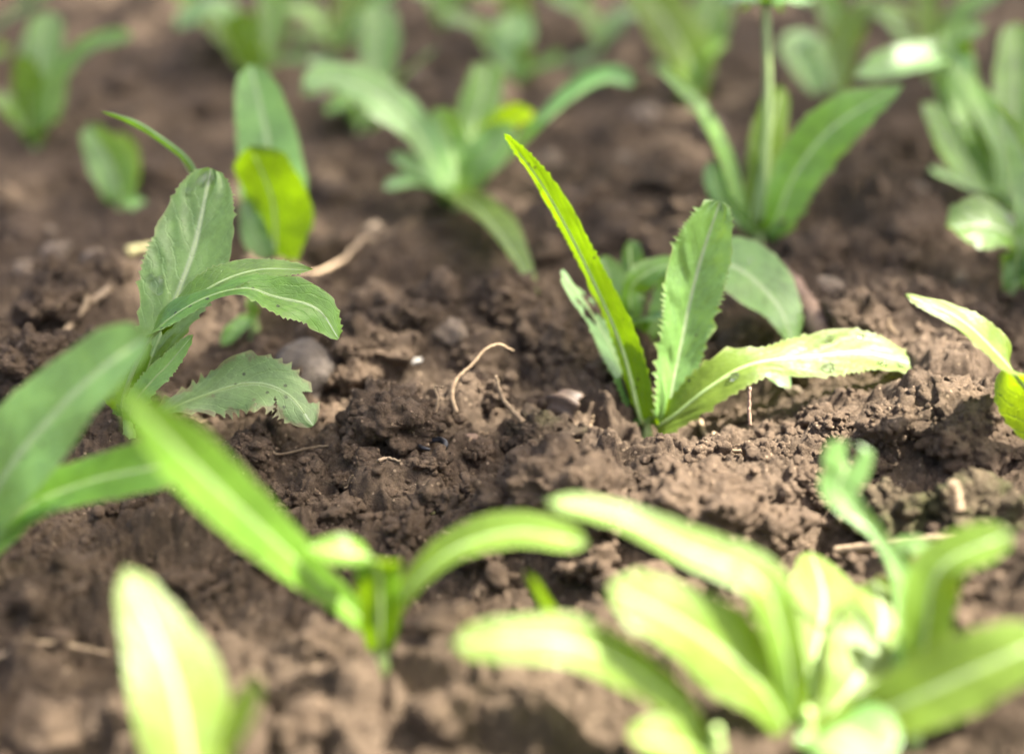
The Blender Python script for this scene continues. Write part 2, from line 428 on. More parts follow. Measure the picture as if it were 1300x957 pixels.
clod(1140, 612, 56, 5, MOSSY, label='olive tinted mossy clod right behind the forked leaf', flat_z=.75)
for a in [(985, 545, 30, 5), (1030, 575, 30, 4), (905, 545, 34, 5), (640, 590, 36, 4), (690, 620, 38, 4), (560, 600, 30, 4), (620, 480, 30, 4),
          (430, 610, 34, 4), (510, 640, 36, 4), (370, 600, 30, 4), (300, 590, 34, 4), (450, 680, 34, 4), (600, 690, 40, 4), (330, 690, 36, 4),
          (230, 700, 36, 3), (100, 700, 44, 3), (40, 780, 46, 3), (400, 780, 40, 3), (570, 760, 44, 3), (820, 720, 58, 4), (760, 680, 50, 4),
          (1050, 760, 40, 3), (1250, 770, 62, 4), (1210, 690, 36, 4), (560, 870, 60, 3), (380, 880, 50, 3), (1200, 860, 50, 3), (60, 890, 55, 3),
          (480, 410, 54, 4), (600, 420, 40, 4), (640, 350, 50, 4), (560, 340, 40, 3), (720, 440, 42, 4), (690, 400, 36, 4), (520, 380, 36, 4),
          (440, 450, 32, 4), (400, 500, 26, 4), (300, 500, 28, 4), (250, 460, 30, 4), (90, 520, 26, 4), (230, 545, 24, 5), (320, 540, 22, 5),
          (1090, 380, 42, 4), (1170, 350, 40, 4), (1250, 390, 44, 4), (1130, 420, 30, 4), (1040, 290, 40, 3), (1150, 280, 36, 3), (900, 330, 30, 3),
          (60, 380, 40, 4), (140, 360, 30, 3), (30, 270, 34, 3), (210, 330, 30, 3), (430, 300, 40, 3), (480, 350, 34, 3), (250, 120, 34, 3),
          (200, 200, 36, 3), (420, 220, 34, 3), (740, 230, 40, 3), (790, 270, 40, 3), (850, 210, 38, 3), (700, 290, 36, 3), (870, 60, 24, 2),
          (1080, 210, 34, 3), (1130, 160, 30, 3), (700, 120, 26, 2), (340, 20, 24, 2), (160, 90, 26, 2), (560, 60, 22, 2), (1000, 200, 30, 3),
          (450, 560, 24, 5), (545, 575, 22, 5), (600, 545, 20, 5), (780, 480, 26, 4), (960, 500, 26, 5), (1060, 520, 26, 5), (1090, 560, 26, 5)]:
    clod(*a)
rc = random.Random(21)
for k in range(120):
    py = rc.choice([rc.uniform(60, 330), rc.uniform(300, 520), rc.uniform(400, 620), rc.uniform(600, 820)]); px = rc.uniform(-10, 1310)
    if abs(px-822) < 70 and 495 < py < 560 or abs(px-160) < 45 and 495 < py < 550: continue
    rr = rc.uniform(9, 26)*(.75 if py < 200 else 1)
    clod(px, py, rr, 4 if 420 < py < 650 else 3, sink=rc.uniform(.15, .38), flat_z=rc.uniform(.6, .9))
GS = 'small pale stones in the soil'
LS = 'small pale tan stone half sunk in the brown soil'
def stone(px, py, r, mat=STONE, label=None, **k):
    return lump('stone', px, py, r, mat, label or LS, 'stone', None if label else GS, 4, crumb=.30, **k)
stone(385, 455, 40, GREYSTONE, 'grey rough stone behind the tip of the withered leaf', flat_z=.8, sink=.3)
stone(572, 402, 24, STONE, 'smooth brown pebble on the soil behind the arching rootlet', flat_z=.7)
for a in [(30, 322, 15), (72, 300, 17), (122, 345, 18), (820, 132, 24), (905, 152, 22), (795, 190, 16), (700, 190, 18), (1165, 225, 17), (530, 85, 16),
          (410, 110, 18), (1055, 335, 20), (880, 100, 14), (60, 275, 10), (470, 270, 12), (935, 705, 13), (880, 320, 10), (1220, 330, 10),
          (430, 500, 6), (465, 400, 8), (690, 585, 9), (1010, 470, 10)]:
    stone(*a, sink=.25)

# ------------------------------------------------------------------ roots, twigs and scraps
def strand(name, pts, rpx, mat, label, cat, lift=None, taper=(1, .6), sides=7, lump_=.12, group=None, wob=.0002, flatten=None):
    """pts: photo points; lift None lets it lie on the soil, else depth is held at the first point (stands up)"""
    P = []
    if lift is None:
        for px, py in pts:
            p, t = hit(px, py); r = rpx*t/FPX; P.append((p[0], p[1], gsmooth(p[0], p[1])+r*.6+.0012)); t0 = t
    else:
        _, t0 = hit(*pts[0])
        for i, (px, py) in enumerate(pts): P.append(pt(px, py, t0+lift*i/(len(pts)-1)))
    n = max(14, 7*len(pts)); C = catmull(P, n)
    rg = np.random.default_rng(int(pts[0][0]+pts[0][1])); C = C + rg.normal(0, wob, C.shape)*np.linspace(0, 1, n)[:, None]
    if lift is None:
        zz = ground(C[:, 0], C[:, 1]); C[:, 2] = np.maximum(C[:, 2], zz+.0003)
    R = rpx*t0/FPX*np.linspace(taper[0], taper[1], n)
    org = C[0].copy(); V, F = tube(C-org, R, sides, lump_, 1)
    if flatten: V[:, 2] *= 1
    o = link(name, mesh_np(name, V, F), mat); o.location = org
    return tag(o, label, cat, group)
strand('rootlet', [(580, 524), (574, 502), (580, 481), (600, 462), (617, 443), (635, 437), (652, 446)], 2.6, ROOT,
       'thin tan rootlet standing in an arch above the soil', 'root', .012, (1.15, .4))
strand('rootlet', [(664, 536), (646, 516), (637, 503), (629, 476)], 3.6, ROOT, 'short thick tan root poking up behind the mound', 'root', .002, (1.1, .6))
strand('rootlet', [(322, 558), (350, 556), (395, 547), (442, 543)], 1.7, ROOT, 'fine pale root lying below the withered leaf tip', 'root', None, (1, .7))
strand('rootlet', [(200, 520), (235, 545), (255, 572), (240, 590)], 1.5, ROOT, 'fine pale root curling on soil beside the withered leaf stalk', 'root')
strand('rootlet', [(878, 517), (900, 530), (925, 545), (956, 553)], 4.0, ROOT, 'thick tan root beside the foot of the sunlit leaf', 'root', None, (1, .8))
strand('rootlet', [(905, 546), (930, 543), (953, 541)], 2.2, ROOT, 'short tan root crossing the thicker one beside the sunlit leaf', 'root')
strand('rootlet', [(782, 513), (800, 520), (818, 528)], 3.0, ROOT, 'short tan root at the foot of the spotted blade', 'root', 0, (1, .8))
strand('rootlet', [(1180, 437), (1195, 447), (1212, 466)], 2.4, ROOT, 'pale root tip sticking out above the large sunlit clod', 'root', 0, (.7, 1))
strand('rootlet', [(1150, 485), (1175, 505), (1205, 517), (1240, 508)], 2.0, ROOT, 'fine branching root on the face of the large sunlit clod', 'root')
strand('rootlet', [(1160, 535), (1200, 520), (1215, 545)], 1.5, ROOT, 'hair-thin root hanging down the sunlit clod', 'root')
strand('rootlet', [(553, 524), (556, 506), (552, 492), (562, 490)], 2.0, ROOT, 'tiny upright dry stub beside the arching rootlet', 'root', 0, (1, .7))
strand('rootlet', [(480, 586), (493, 582), (508, 584)], 2.6, STRAW, 'short pale straw bit in front of the broad crumbly clod', 'straw')
strand('rootlet', [(562, 650), (590, 655), (622, 652)], 4.0, ROOT, 'blurred tan root bit between the two foreground seedlings', 'root')
strand('rootlet', [(590, 545), (605, 533), (620, 522)], 1.2, ROOT, 'hair-thin root slanting up behind the arching rootlet foot', 'root')
strand('twig', [(74, 409), (105, 402), (142, 394)], 5, STRAW, 'short tan twig lying beside the rounded clod', 'twig', None, (.8, 1), 8, .15)
strand('twig', [(350, 372), (400, 356), (445, 336), (508, 320)], 3.3, STRAW, 'long thin tan straw lying behind the grey stone', 'straw', None, (.7, 1.1))
strand('twig', [(888, 205), (905, 245), (945, 290), (1000, 330)], 3.6, BARK, 'thin brown stem slanting down to the bark stick', 'twig', .01, (.5, 1.2))
strand('twig', [(985, 330), (1015, 365), (1035, 395), (1056, 432)], 15, BARK, 'thick brown bark stick behind the sunlit leaf', 'stick', None, (.8, 1), 10, .12)
strand('twig', [(1062, 678), (1110, 668), (1165, 660), (1232, 655)], 8, STRAW, 'broad pale straw lying across behind the forked leaf stalk', 'straw', None, (1, .6), 6, .05)
strand('twig', [(-20, 838), (50, 822), (135, 802)], 3.5, STRAW, 'blurred tan straw beside the bright pointed leaf', 'straw')
strand('twig', [(160, 302), (195, 299)], 7, SEED, 'yellowish stalk piece behind the broad dewy leaf', 'stalk')
strand('twig', [(952, 540), (951, 515), (952, 492)], 2.6, BARK, 'thin upright brown stem under the sunlit leaf', 'twig', 0, (1, .8))
strand('twig', [(1130, 405), (1128, 412), (1140, 425)], 2, ROOT, 'tiny curled dry tendril above the sunlit leaf tip', 'root', 0)
strand('twig', [(1216, 648), (1213, 630), (1210, 612)], 9, ROOT, 'blurred tan stub in front of the mossy clod', 'twig', 0, (1, .8))
def chip(name, px, py, rpx, mat, label, cat, fz=.5, asp=1.6, group=None, rz=.4):
    return lump(name, px, py, rpx, mat, label, cat, group, 3, fz, 0, .1, asp, rz)
chip('white_chip', 527, 436, 6, WHITE, 'tiny white chip on the soil behind the broad clod', 'chip', .5, 1.6)
chip('seed', 548, 621, 5, SEED, 'tiny green seed in front of the broad crumbly clod', 'seed')
chip('seed', 632, 586, 5, SEED, 'tiny pale seed on the blurred mound of earth', 'seed')
chip('root_nub', 592, 530, 10, BARK, 'woody nub at the foot of the arching rootlet', 'root', .5, 1.5, None, .2)
LR = 'tiny broken bit of pale root fibre lying loose on the crumbly soil'
rb = random.Random(5)
for k in range(46):
    y = rb.choice([rb.uniform(430, 640), rb.uniform(300, 760)]); x = rb.uniform(10, 1290); a = rb.uniform(-.8, .8); l = rb.uniform(9, 30)
    b_ = rb.uniform(-.5, .5)
    strand('root_bit', [(x, y), (x+.5*l*math.cos(a), y+.5*l*math.sin(a)*.6), (x+.5*l*math.cos(a)+.5*l*math.cos(a+b_), y+.3*l*math.sin(a)+.3*l*math.sin(a+b_))],
           rb.uniform(.9, 2.0), rb.choice([ROOT, ROOT, STRAW]), LR, 'root', None, (1, .5), 6, .1, 'loose bits of root fibre on the soil', .0003)
# scrap of dead leaf, curled like a gutter
p, t = hit(726, 512)
uu, vv = np.meshgrid(np.linspace(-1, 1, 15), np.linspace(0, 1, 19)); th = uu*1.15
wdt = .0075*np.sin(np.clip(vv*1.02+.12, 0, 1)*math.pi)**.6*(1+.12*np.sin(vv*23+uu*2))
V = np.stack([wdt*np.sin(th)*1.2, (vv-.5)*.022, wdt*np.cos(th)+.003*np.sin(vv*5)+.002*vv], -1).reshape(-1, 3)
ix = np.arange(15*19).reshape(19, 15); F = np.stack([ix[:-1, :-1], ix[:-1, 1:], ix[1:, 1:], ix[1:, :-1]], -1).reshape(-1, 4)
o = link('dead_leaf', mesh_np('dead_leaf', np.vstack([V]), F), DRYLEAF); o.location = (p[0], p[1], g1(p[0], p[1])+.004); o.rotation_euler = (.5, -.25, -.5)
md = o.modifiers.new('thick', 'SOLIDIFY'); md.thickness = .0005
tag(o, 'curled brown scrap of dead leaf beside the torn pale leaf', 'dead leaf')
# curled black scrap
p, t = hit(548, 553); th = np.linspace(-.4, 4.6, 20)
C = np.stack([.0052*np.cos(th), .0042*np.sin(th), .0018+.0006*np.sin(2*th)], 1)
V, F = tube(C, .0014*np.linspace(1, .5, 20), 7, .15, 3)
o = link('charred_scrap', mesh_np('charred_scrap', V, F), CHAR); o.location = (p[0], p[1], g1(p[0], p[1])+.001)
tag(o, 'small curled black charred scrap on the soil', 'scrap')

# ------------------------------------------------------------------ seedlings
PROF = {
 'ob':    [(0, .26), (.12, .32), (.35, .62), (.65, 1), (.82, .95), (.93, .66), (.98, .34), (1, .06)],
 'blade': [(0, .55), (.15, .8), (.35, 1), (.6, .95), (.8, .75), (.93, .5), (1, .08)],
 'broad': [(0, .22), (.15, .38), (.35, .78), (.55, 1), (.75, .95), (.9, .62), (.97, .3), (1, .04)],
 'stalk': [(0, 1), (.5, .8), (.9, .7), (1, .5)],
 'strap': [(0, .4), (.2, .6), (.45, .9), (.7, 1), (.9, .85), (.97, .55), (1, .1)],
 'point': [(0, .5), (.25, .95), (.45, 1), (.65, .8), (.85, .42), (1, .03)],
}
BELOW = []; LIT = []
def seedling(px, py, label, group=None):
    p, t = hit(px, py)
    e = bpy.data.objects.new('seedling', None); COL.objects.link(e)
    e.empty_display_size = .01
    z = gsmooth(p[0], p[1]); e.location = (p[0], p[1], z - .001)
    tag(e, label, 'seedling', group)
    C = np.array([[0, 0, -.004], [.0002, 0, .001], [0, .0003, .005], [.0003, 0, .009]]); C = catmull(C, 12)
    V, F = tube(C, np.linspace(.0034, .0012, 12), 9, .12, int(px) % 97); link('stem', mesh_np('stem', V, F), RIB, e)
    return e, t
def leaf(pl, pts, w, N=((0, -1, .4), (0, -1, .4)), prof='ob', mat=None, fold=.25, wave=.10, teeth=16, tooth=3.5, asym=0.0,
         drops=(), cut=None, fine=1, curl=0.0, quilt=.012, base=True, label=None, rib=1.0, seed=None, lit=0.0, lit0=0.0):
    e, t0 = pl
    mat = mat or L_MID
    P = [pt(px, py, t0+dd) for px, py, dd in pts]
    org = np.array(e.location)
    if base: P = [org + np.array([0, 0, .0015]) + (P[0]-org)*.35] + P if np.linalg.norm(P[0]-org) > .004 else P
    for q in P[1:]:
        if q[2] < float(macro(np.array([q[0]]), np.array([q[1]]))[0]) + .004: BELOW.append((e['label'][:30], [round(float(x), 3) for x in q]))
    n = max(40, int(teeth*5*fine)); C = catmull(P, n)
    if lit > 0:
        for q in C[int(lit0*n)::max(1, n//14)]:
            g = q - SUN*(q[2]/SUN[2]); LIT.append((g[0], g[1], lit))
    T = np.gradient(C, axis=0); T /= np.linalg.norm(T, axis=1)[:, None]
    v = np.linspace(0, 1, n)
    Ns = np.array(N, float); k = len(Ns)
    NN = np.stack([np.interp(v, np.linspace(0, 1, k), Ns[:, i]) for i in range(3)], 1)
    W = np.cross(T, NN); W /= np.linalg.norm(W, axis=1)[:, None]; NO = np.cross(W, T)
    pr = np.array(PROF[prof]) if isinstance(prof, str) else np.array(prof)
    # smooth width profile
    hw = np.interp(v, pr[:, 0], pr[:, 1]); ker = np.hanning(max(3, n//12) | 1); ker /= ker.sum()
    pad = len(ker)//2; hw = np.convolve(np.pad(hw, pad, mode='edge'), ker, 'valid'); hw[-1] *= .35; hw[-2] *= .7
    hw = hw*w*.5*t0/FPX
    sd = seed if seed is not None else int(abs(pts[-1][0]*7+pts[-1][1]*3)) % 9973
    rg = np.random.default_rng(sd)
    hw = hw*(1+.05*np.sin(v*rg.uniform(9, 14)+rg.uniform(0, 6)))
    uc = [0, .09, .24, .42, .6, .78, .92, 1.0] if fine <= 1.2 else [0, .06, .14, .24, .34, .44, .54, .64, .74, .84, .93, 1.0]
    U = np.array([-q for q in reversed(uc[1:])]+uc)
    toothm = tooth*t0/FPX
    ph = [rg.uniform(0, 1), rg.uniform(0, 1)]; wph = [rg.uniform(0, 6.28), rg.uniform(0, 6.28)]
    wfr = [rg.uniform(9, 15), rg.uniform(9, 15)]
    V = np.zeros((n, len(U), 3)); uv = np.zeros((n, len(U), 2))
    for j, u in enumerate(U):
        s = 0 if u < 0 else 1; a = abs(u)
        side = hw*(1+(asym if u > 0 else -asym))
        x = u*side
        if a == 1.0:
            pv = v*teeth*(1+.10*np.sin(v*17+ph[s]*6)) + ph[s]; f = pv-np.floor(pv)
            amp = .45+.75*h32(np.floor(pv), np.floor(pv)*0, np.floor(pv)*0, sd+s)
            saw = np.where(f < .78, (f/.78)**2.2, (1-f)/.22)
            x = x + np.sign(u)*toothm*saw*amp*np.clip(hw/(hw.max()*.3), 0, 1)
        fa = fold
        lift = a*side*math.sin(fa)
        wv = wave*side.max()*a**1.7*np.sin(v*wfr[s]+wph[s])*np.clip(v*3, 0, 1)
        cu = -curl*side*(a**2)
        q = 2.2*quilt*side.max()*vnoise2(v*19 - a*4.5 + s*31 + sd % 50, np.full(n, a*2.6), sd)*np.sin(a*math.pi)**.7
        V[:, j] = C + W*(x*math.cos(fa))[:, None] + NO*(lift+wv+cu+q)[:, None]
        uv[:, j, 0] = .5+u*.5; uv[:, j, 1] = v
    m = len(U); idx = np.arange(n*m).reshape(n, m)
    F = np.stack([idx[:-1, :-1], idx[:-1, 1:], idx[1:, 1:], idx[1:, :-1]], -1).reshape(-1, 4)
    if cut is not None:
        uu = uv.reshape(-1, 2)[F].mean(1); keep = ~cut(uu[:, 0]*2-1, uu[:, 1]); F = F[keep]
    me = mesh_np('leaf', V.reshape(-1, 3)-org, F, uv.reshape(-1, 2))
    lf = link('leaf', me, mat, e)
    if label: lf['label'] = label
    if rib > 0:
        ns = max(12, n//4); vi = np.linspace(0, int((n-1)*.93), ns).astype(int)
        rr = np.minimum(hw[vi]*.16+.0001, .0011*rib)*np.linspace(1, .35, ns)
        VV, FF = tube(C[vi]-NO[vi]*(rr*.55)[:, None]-org, rr, 6)
        link('midrib', mesh_np('midrib', VV, FF), RIB, lf)
    for (du, dv, dr) in drops:
        i = int(dv*(n-1)); j = int(np.argmin(abs(U-du))); c = V[i, j]-org
        tu = V[min(i+1, n-1), j]-V[i-1, j]; tw = V[i, min(j+1, m-1)]-V[i, j-1]
        nn = np.cross(tw, tu); nn /= np.linalg.norm(nn)+1e-12
        r = dr*t0/FPX; SV, SF = ico(3)
        a1 = tu/np.linalg.norm(tu); a2 = np.cross(nn, a1)
        jit = 1+.12*np.sin(3*np.arctan2(SV[:, 0], SV[:, 1])+du*9)
        D = c + (SV[:, :1]*a1*1.15 + SV[:, 1:2]*a2*.9)*r*jit[:, None] + (np.maximum(SV[:, 2:3], -.15)*.75)*nn*r + nn*r*.1
        link('water_drop', mesh_np('water_drop', D, SF), WATER, lf)
    return lf
TOCAM = (0, -1, .35); UP = (0, -.25, 1)

# --- focus seedling with the spotted blade
s = seedling(822, 530, 'sharp seedling with a tall spotted blade, upright serrated leaf and sunlit sideways leaf')
leaf(s, [(812, 522, 0), (790, 440, -.004), (746, 340, -.012), (692, 240, -.022), (640, 170, -.032)], 54, ((.75, .65, .2), (.7, .7, .3), (.5, .8, .4)),
     [(0, .75), (.1, 1.0), (.22, 1.0), (.5, .86), (.75, .62), (.93, .42), (1, .15)], L_SPOT, .30, .05, 24, 5, lit=.002, lit0=.45, drops=[(.8, .80, 5)], fine=1.3, label='tall narrow spotted yellow-green blade')
leaf(s, [(808, 524, .006), (788, 468, .010), (754, 402, .012), (714, 342, .012)], 44, ((.7, -.7, .5), (.7, -.7, .5)),
     [(0, .55), (.2, .85), (.5, 1), (.8, .85), (.93, .6), (1, .1)], L_PALE, .12, .06, 24, 5, fine=2,
     cut=lambda u, v: ((v > .66+.03*np.sin(u*7)) & (v < .78+.05*np.sin(u*9)) & (u > -.62+.2*np.sin(v*60))) | ((v >= .78) & (u > .25+.15*np.sin(v*40))), label='torn pale leaf with a brown edged gap')
leaf(s, [(846, 524, -.002), (862, 450, -.003), (884, 350, -.006), (914, 256, -.012)], 84, ((.25, -1, .25), (.1, -1, .3), (-.1, -1, .35)),
     [(0, .38), (.12, .52), (.35, .80), (.6, 1), (.76, .96), (.88, .80), (.96, .58), (1, .25)], L_PALE, .52, .05, 27, 9, asym=-.10, fine=1.6, quilt=.035, rib=.4,
     cut=lambda u, v: (v > .955) & (abs(u-.22) < (v-.955)*5), label='upright serrated leaf with pale midrib')
leaf(s, [(856, 527, -.006), (900, 492, -.012), (955, 462, -.014), (1035, 452, -.010), (1100, 448, -.006), (1166, 464, -.004)], 56, ((-.1, -.6, .8), (.1, -.55, .9), (.2, -.5, .9)),
     [(0, .6), (.2, .9), (.36, .95), (.46, .72), (.55, 1.05), (.7, 1.12), (.88, .95), (.96, .7), (1, .3)], L_YEL, .10, .14, 24, 5.5, fine=1.3, lit=.012, lit0=.35,
     drops=[(.6, .66, 7), (.6, .87, 6), (.42, .93, 5), (.2, .33, 6), (-.6, .7, 5), (-.78, .8, 4)], label='sunlit yellow-green leaf stretching sideways')
leaf(s, [(925, 478, .004), (950, 458, .010), (975, 462, .014), (1004, 492, .014)], 34, ((0, -.6, 1), (.4, -.6, .7)), 'broad', L_PALE, .1, .1, 9, 2, base=False, label='small whitish curled leaf')

# --- small seedling behind it
s = seedling(815, 425, 'blurred seedling with one broad drooping leaf behind the upright serrated leaf')
leaf(s, [(830, 415, 0), (875, 345, -.005), (930, 338, -.010), (985, 385, -.020), (1008, 440, -.026)], 84, ((0, -.5, 1), (.1, -.6, .9), (.5, -.8, .5)), 'broad', L_PALE, .15, .08, 16, 3, drops=[(-.5, .6, 4), (-.8, .7, 4)])
leaf(s, [(808, 418, 0), (800, 370, -.003), (825, 345, -.004), (862, 333, -.004)], 34, ((0, -.2, -1), (.2, -.3, 1)), 'strap', L_MID, .2, .1)
leaf(s, [(800, 420, 0), (780, 380, .002), (765, 325, .004)], 40, (TOCAM, TOCAM), 'ob', L_PALE, .2)
leaf(s, [(806, 420, .004), (803, 360, .01), (798, 305, .018)], 44, ((0, .6, .5), (0, .7, .6)), 'ob', L_DARK, .2)
leaf(s, [(812, 424, -.002), (815, 405, -.012), (838, 405, -.022)], 34, (UP, UP), 'ob', L_DARK, .1)

# --- large left seedling
s = seedling(160, 522, 'dewy broad leaved seedling with an arching leaf and a withered leaf')
leaf(s, [(172, 505, 0), (208, 415, .004), (246, 318, .010), (268, 214, .018)], 108, ((-.1, -1, .45), (-.15, -1, .5), (-.1, -1, .6)),
     [(0, .3), (.15, .36), (.32, .55), (.52, .92), (.68, 1), (.82, .92), (.92, .66), (.98, .34), (1, .08)], L_PALE, .22, .07, 26, 6.5, fine=1.3, quilt=.035, rib=.6,
     drops=[(-.5, .50, 11), (-.35, .95, 8), (-.1, .965, 6), (.2, .96, 5), (-.6, .90, 6), (-.75, .52, 5)], label='broad pale green dewy leaf')
leaf(s, [(158, 500, -.004), (185, 435, -.012), (240, 388, -.018), (305, 366, -.018), (350, 377, -.016), (402, 392, -.014), (430, 430, -.012)], 72,
     ((.15, .55, .9), (-.2, .3, 1), (0, -.25, 1), (.1, -.6, .9), (.3, -.7, .7)), [(0, .6), (.15, .95), (.33, 1), (.48, .55), (.58, .40), (.68, .55), (.8, .78), (.9, .66), (1, .2)], L_MID, .2, .16, 24, 5.5, fine=1.2, label='arching leaf bent over at its tip')
leaf(s, [(205, 420, -.012), (262, 368, -.014), (325, 343, -.010), (397, 343, -.004)], 50, ((-.2, -.2, 1), (0, -.45, 1), (0, -.5, 1)), 'point', L_MID, .15, .1, 18, 5, base=False, label='pointed leaf lobe')
leaf(s, [(170, 512, -.010), (196, 480, -.012), (214, 462, -.012), (245, 425, -.012)], 26, (TOCAM, TOCAM), 'blade', L_PALE, .2, .1, 16, 3.5)
leaf(s, [(168, 505, .006), (205, 330, .03), (244, 228, .04), (190, 172, .04), (128, 142, .04)], 30, ((0, -1, .3), (.5, -.9, .2), (.7, -.2, 1), (.6, .1, 1)), [(0, .8), (.4, .6), (.75, .55), (.92, .6), (1, .3)], L_DARK, .95, .05, 14, 2, label='narrow folded leaf curving up and away')
leaf(s, [(190, 532, -.002), (245, 507, .000), (316, 487, .001), (364, 500, -.001), (398, 540, -.004)], 70, ((-.1, -.6, .9), (0, -.7, .8), (.4, -.75, .6)),
     [(0, .14), (.15, .2), (.3, .5), (.5, .95), (.7, 1), (.85, .8), (.95, .5), (1, .1)], L_DRY, .10, .24, 14, 10, fine=3,
     cut=lambda u, v: ((u > .35) & (abs(v-.72-.10*u) < .003+.016*(u-.35)*(1+.6*np.sin(u*30)))) | ((u < -.5) & (v > .80-.06*u) & (v < .87-.04*u)), label='withered torn leaf with brown edges')

# --- seedling behind the left one
s = seedling(350, 338, 'seedling with a tall bluish leaf behind a yellow-green leaf with folded edge')
leaf(s, [(352, 330, .006), (350, 260, .012), (338, 170, .014), (318, 82, .014)], 84, ((0, -.85, .75), (0, -.85, .8)), [(0, .4), (.2, .75), (.4, 1), (.65, .98), (.85, .7), (.95, .45), (1, .1)], L_PALE, .12, .05, 14, 2, quilt=.005, label='tall bluish pale green leaf')
leaf(s, [(348, 335, -.004), (350, 300, -.010), (345, 250, -.018), (318, 186, -.028)], 104, ((.35, .85, .4), (.35, .85, .4)), [(0, .4), (.2, .68), (.45, .95), (.7, 1), (.88, .8), (.96, .4), (1, .05)], L_SPOT, .12, .05, 14, 3, lit=.012, lit0=.2, label='yellow-green leaf seen from below')
leaf(s, [(340, 336, -.006), (322, 290, -.008), (310, 255, -.008)], 34, (TOCAM, TOCAM), 'blade', L_PALE, .2)
s = seedling(322, 402, 'tiny two-leaved sprout between the arching leaf and the grey stone')
leaf(s, [(322, 398, 0), (325, 378, -.004), (350, 372, -.008), (385, 382, -.012)], 34, ((0, -.4, 1), UP), 'broad', L_MID, .1, .1, 8, 1)
leaf(s, [(318, 400, 0), (305, 412, -.010), (280, 438, -.014)], 26, ((0, -.5, 1), (-.3, -.7, .7)), 'broad', L_MID, .1, .1, 8, 1)

# --- back left
s = seedling(150, 250, 'small blurred seedling with one folded upright leaf near the curled leaf tip')
leaf(s, [(152, 245, 0), (140, 205, -.004), (112, 158, -.010)], 62, ((.2, -1, .3), TOCAM), 'blade', L_PALE, .5, .05, 10, 2)
leaf(s, [(152, 248, 0), (160, 212, .004), (150, 168, .004)], 44, ((-.4, .9, .3), (-.3, .9, .3)), 'blade', L_YEL, .3, .05, 10, 2)
leaf(s, [(158, 252, -.002), (170, 258, -.010), (186, 268, -.014)], 24, (UP, UP), 'broad', L_PALE, .1, .1, 8, 1)
s = seedling(42, 172, 'bushy blurred seedling with a pale upright leaf and a leaf arching aside')
leaf(s, [(44, 168, .002), (48, 110, .008), (62, 14, .016)], 54, ((0, -1, .4), (0, -1, .6)), 'strap', L_PALE, .15, .05, 10, 2)
leaf(s, [(45, 168, 0), (75, 100, -.002), (115, 58, -.006), (168, 45, -.012)], 34, ((-.3, -.5, 1), (0, -.6, 1)), 'strap', L_MID, .2, .06, 10, 2)
leaf(s, [(36, 168, -.004), (34, 120, -.012), (30, 70, -.02)], 40, ((.1, .9, .3), (.1, .9, .3)), 'strap', L_SPOT, .2, .05, 10, 2)
leaf(s, [(50, 168, -.004), (64, 130, -.012), (76, 92, -.02)], 36, (TOCAM, TOCAM), 'ob', L_PALE, .2, .05, 10, 2)
leaf(s, [(38, 170, -.004), (14, 140, -.010), (-12, 120, -.014)], 34, (UP, UP), 'ob', L_MID, .2, .05, 10, 2)
leaf(s, [(50, 170, -.004), (62, 158, -.014), (78, 150, -.02)], 26, (UP, UP), 'ob', L_MID, .2, .05, 8, 2)
s = seedling(-40, 95, 'dim seedling reaching in past the bushy blurred one with a narrow dark leaf')
leaf(s, [(-36, 85, 0), (-10, 40, .0), (30, 12, 0), (75, -18, 0)], 24, (UP, UP), 'strap', L_DARK, .3, .05, 8, 2)
leaf(s, [(-38, 90, 0), (-20, 70, -.004), (12, 66, -.01)], 36, (UP, (0, -.6, 1)), 'broad', L_YEL, .2, .05, 8, 2)

# --- centre back
s = seedling(578, 246, 'many leaved blurred seedling with a leaf drooping forward onto the soil')
leaf(s, [(565, 240, 0), (535, 175, -.004), (480, 122, -.008), (430, 102, -.012), (384, 108, -.02)], 58, ((.2, -.6, 1), (.1, -.6, 1), (-.2, -.5, 1)), 'strap', L_PALE, .2, .1, 14, 5)
leaf(s, [(585, 238, .004), (600, 170, .014), (622, 80, .024)], 54, ((.2, -1, .6), (.2, -1, .8)), 'strap', L_MID, .15, .14, 12, 6)
leaf(s, [(580, 236, 0), (572, 185, .002), (552, 138, -.004)], 50, ((0, -1, .5), (-.2, -.8, .7)), 'ob', L_PALE, .2, .1, 10, 3)
leaf(s, [(588, 240, 0), (625, 175, 0), (676, 140, -.006)], 52, ((.3, .7, .6), (.3, .6, .8)), 'ob', L_YEL, .2, .12, 10, 5, lit=.003, lit0=.5)
leaf(s, [(590, 242, -.004), (610, 205, -.012), (652, 158, -.020)], 52, ((0, -.8, .8), (.1, -.8, .9)), 'broad', L_PALE, .15, .06, 10, 4)
leaf(s, [(596, 244, -.002), (650, 195, -.004), (720, 128, -.006), (770, 100, -.008), (806, 108, -.012)], 42, ((-.3, .3, 1), (-.2, .1, 1), (0, -.6, 1)), 'strap', L_DARK, .35, .06, 14, 3)
leaf(s, [(570, 246, -.010), (602, 262, -.055), (640, 305, -.135), (684, 372, -.190)], 62, ((.2, -.2, 1), (.3, -.5, .9), (.6, -.6, .6)), 'point', L_YEL, .25, .05, 12, 3)
leaf(s, [(560, 244, -.004), (535, 222, -.010), (495, 198, -.014)], 40, (UP, UP), 'ob', L_DARK, .3, .06, 10, 3)
leaf(s, [(566, 246, -.008), (520, 232, -.022), (488, 240, -.028)], 30, (UP, UP), 'ob', L_DARK, .3, .06, 8, 3)

